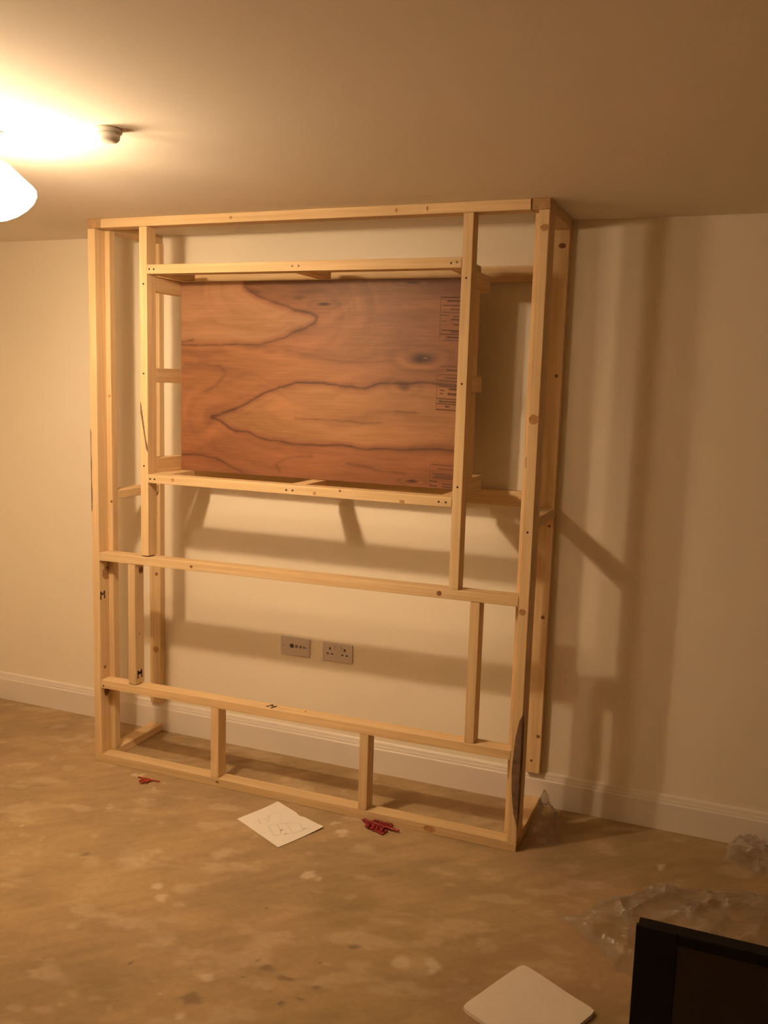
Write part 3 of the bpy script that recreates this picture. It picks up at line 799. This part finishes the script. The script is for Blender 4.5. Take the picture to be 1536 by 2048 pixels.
for i in range(8):
    plug(rp, 1.388 + i * .0108, -.470 - i * .0012, .006, math.radians(85 + R.uniform(-12, 12)), -.02, None, 1.15)
for i in range(7):
    plug(rp, 1.372 + i * .0125, -.492 - i * .002, .012, math.radians(-75 + R.uniform(-15, 15)), .05, None, 1.1)
r2e = empty('wall_plug_scrap', (.345, -.535, 0), 'small orange red plastic scrap on the floor near the left corner post', 'plastic plugs')
bar('carrier_bar', (.291, -.520, .005), (.372, -.524, .006), .007, .005, 'red2', r2e)
bar('carrier_bar', (.360, -.520, .005), (.402, -.516, .004), .005, .005, 'red2', r2e)
for x, y, a in ((.334, -.522, -105), (.345, -.522, -95), (.356, -.522, -84), (.352, -.536, -110)):
    plug(r2e, x, y, .006, math.radians(a), .04, PLUG2, 1.15)

# clear polythene
def film(name, corners, nu, nv, base, amp, seed, label, ragged=.05):
    A, Bc, Cc, Dc = [Vector((*c, 0)) for c in corners]
    c0 = (A + Bc + Cc + Dc) / 4
    u, v = np.meshgrid(np.linspace(0, 1, nu + 1), np.linspace(0, 1, nv + 1), indexing='ij')
    e = np.minimum(np.minimum(u, 1 - u), np.minimum(v, 1 - v))
    uu = u + ragged * (fbm(v * 6 + 3, u * 6 + 9, seed) - .5) * 2; vv = v + ragged * (fbm(u * 6 + 13, v * 6 + 1, seed + 5) - .5) * 2
    ax = np.array([A.x, Bc.x, Cc.x, Dc.x]); ay = np.array([A.y, Bc.y, Cc.y, Dc.y])
    wts = [(1 - uu) * (1 - vv), uu * (1 - vv), uu * vv, (1 - uu) * vv]
    x = sum(w_ * a for w_, a in zip(wts, ax)); y = sum(w_ * a for w_, a in zip(wts, ay))
    f1 = fbm(uu * 5 + vv * 2 + 20, vv * 6 + 30, seed + 9, 4); f2 = fbm(uu * 9 - vv * 5 + 40, vv * 4 + uu * 4 + 30, seed + 19, 3)
    rid = (1 - np.abs(2 * f1 - 1)) ** 3 + 0.6 * (1 - np.abs(2 * f2 - 1)) ** 4
    z = 0.002 + amp * rid * sm(0, .12, e) + base(uu, vv)
    me = bpy.data.meshes.new(name)
    idx = np.arange((nu + 1) * (nv + 1)).reshape(nu + 1, nv + 1)
    fcs = np.stack([idx[:-1, :-1], idx[1:, :-1], idx[1:, 1:], idx[:-1, 1:]], -1).reshape(-1, 4)
    me.from_pydata(np.stack([x.ravel() - c0.x, y.ravel() - c0.y, z.ravel()], 1).tolist(), [], fcs.tolist()); me.update()
    return tag(link(name, me, 'film', None, (c0.x, c0.y, 0)), label, 'plastic sheet')
film('polythene_sheet', [(2.22, -.80), (2.44, -.49), (2.98, -.33), (2.64, -1.22)], 70, 70, lambda u, v: 0 * u, .026, 5, 'crumpled clear polythene sheet spread behind the black panel', .07)
film('polythene_bag', [(1.985, -.39), (2.10, -.335), (2.075, -.06), (1.985, -.04)], 40, 50,
     lambda u, v: .14 * np.exp(-((u - .35) / .28) ** 2) * np.exp(-((v - .45) / .33) ** 2), .02, 15, 'clear polythene bag heaped against the outer foot of the right post', .05)
film('polythene_wrap', [(2.70, -.17), (2.72, -.03), (3.05, -.03), (2.98, -.27)], 40, 40,
     lambda u, v: .05 * np.exp(-((u - .6) / .3) ** 2) * np.exp(-((v - .25) / .3) ** 2), .03, 25, 'clear polythene scrap lying against the skirting at the right edge', .06)

# black framed panel standing on the floor
bx0, bx1, by0, by1, bz = 2.499, 3.42, -1.50, -1.455, .456
pn = empty('black_framed_panel', ((bx0 + bx1) / 2, by1, 0), 'black framed panel with dark glass standing on the floor at lower right', 'framed panel')
box('back_casing', (bx0 + .004, by0 + .014, 0.0), (bx1 - .004, by1, bz - .002), 'black', pn, .003, 2)
box('bezel', (bx0, by0, 0), (bx0 + .098, by0 + .0135, bz), 'black', pn, .0015)
box('bezel', (bx1 - .098, by0, 0), (bx1, by0 + .0135, bz), 'black', pn, .0015)
box('bezel', (bx0 + .0982, by0, bz - .03), (bx1 - .0982, by0 + .0135, bz), 'black', pn, .0015)
box('bezel', (bx0 + .0982, by0, 0), (bx1 - .0982, by0 + .0135, .04), 'black', pn, .0015)
box('glass', (bx0 + .0984, by0 + .005, .0405), (bx1 - .0984, by0 + .0132, bz - .0305), 'glass', pn, 0)
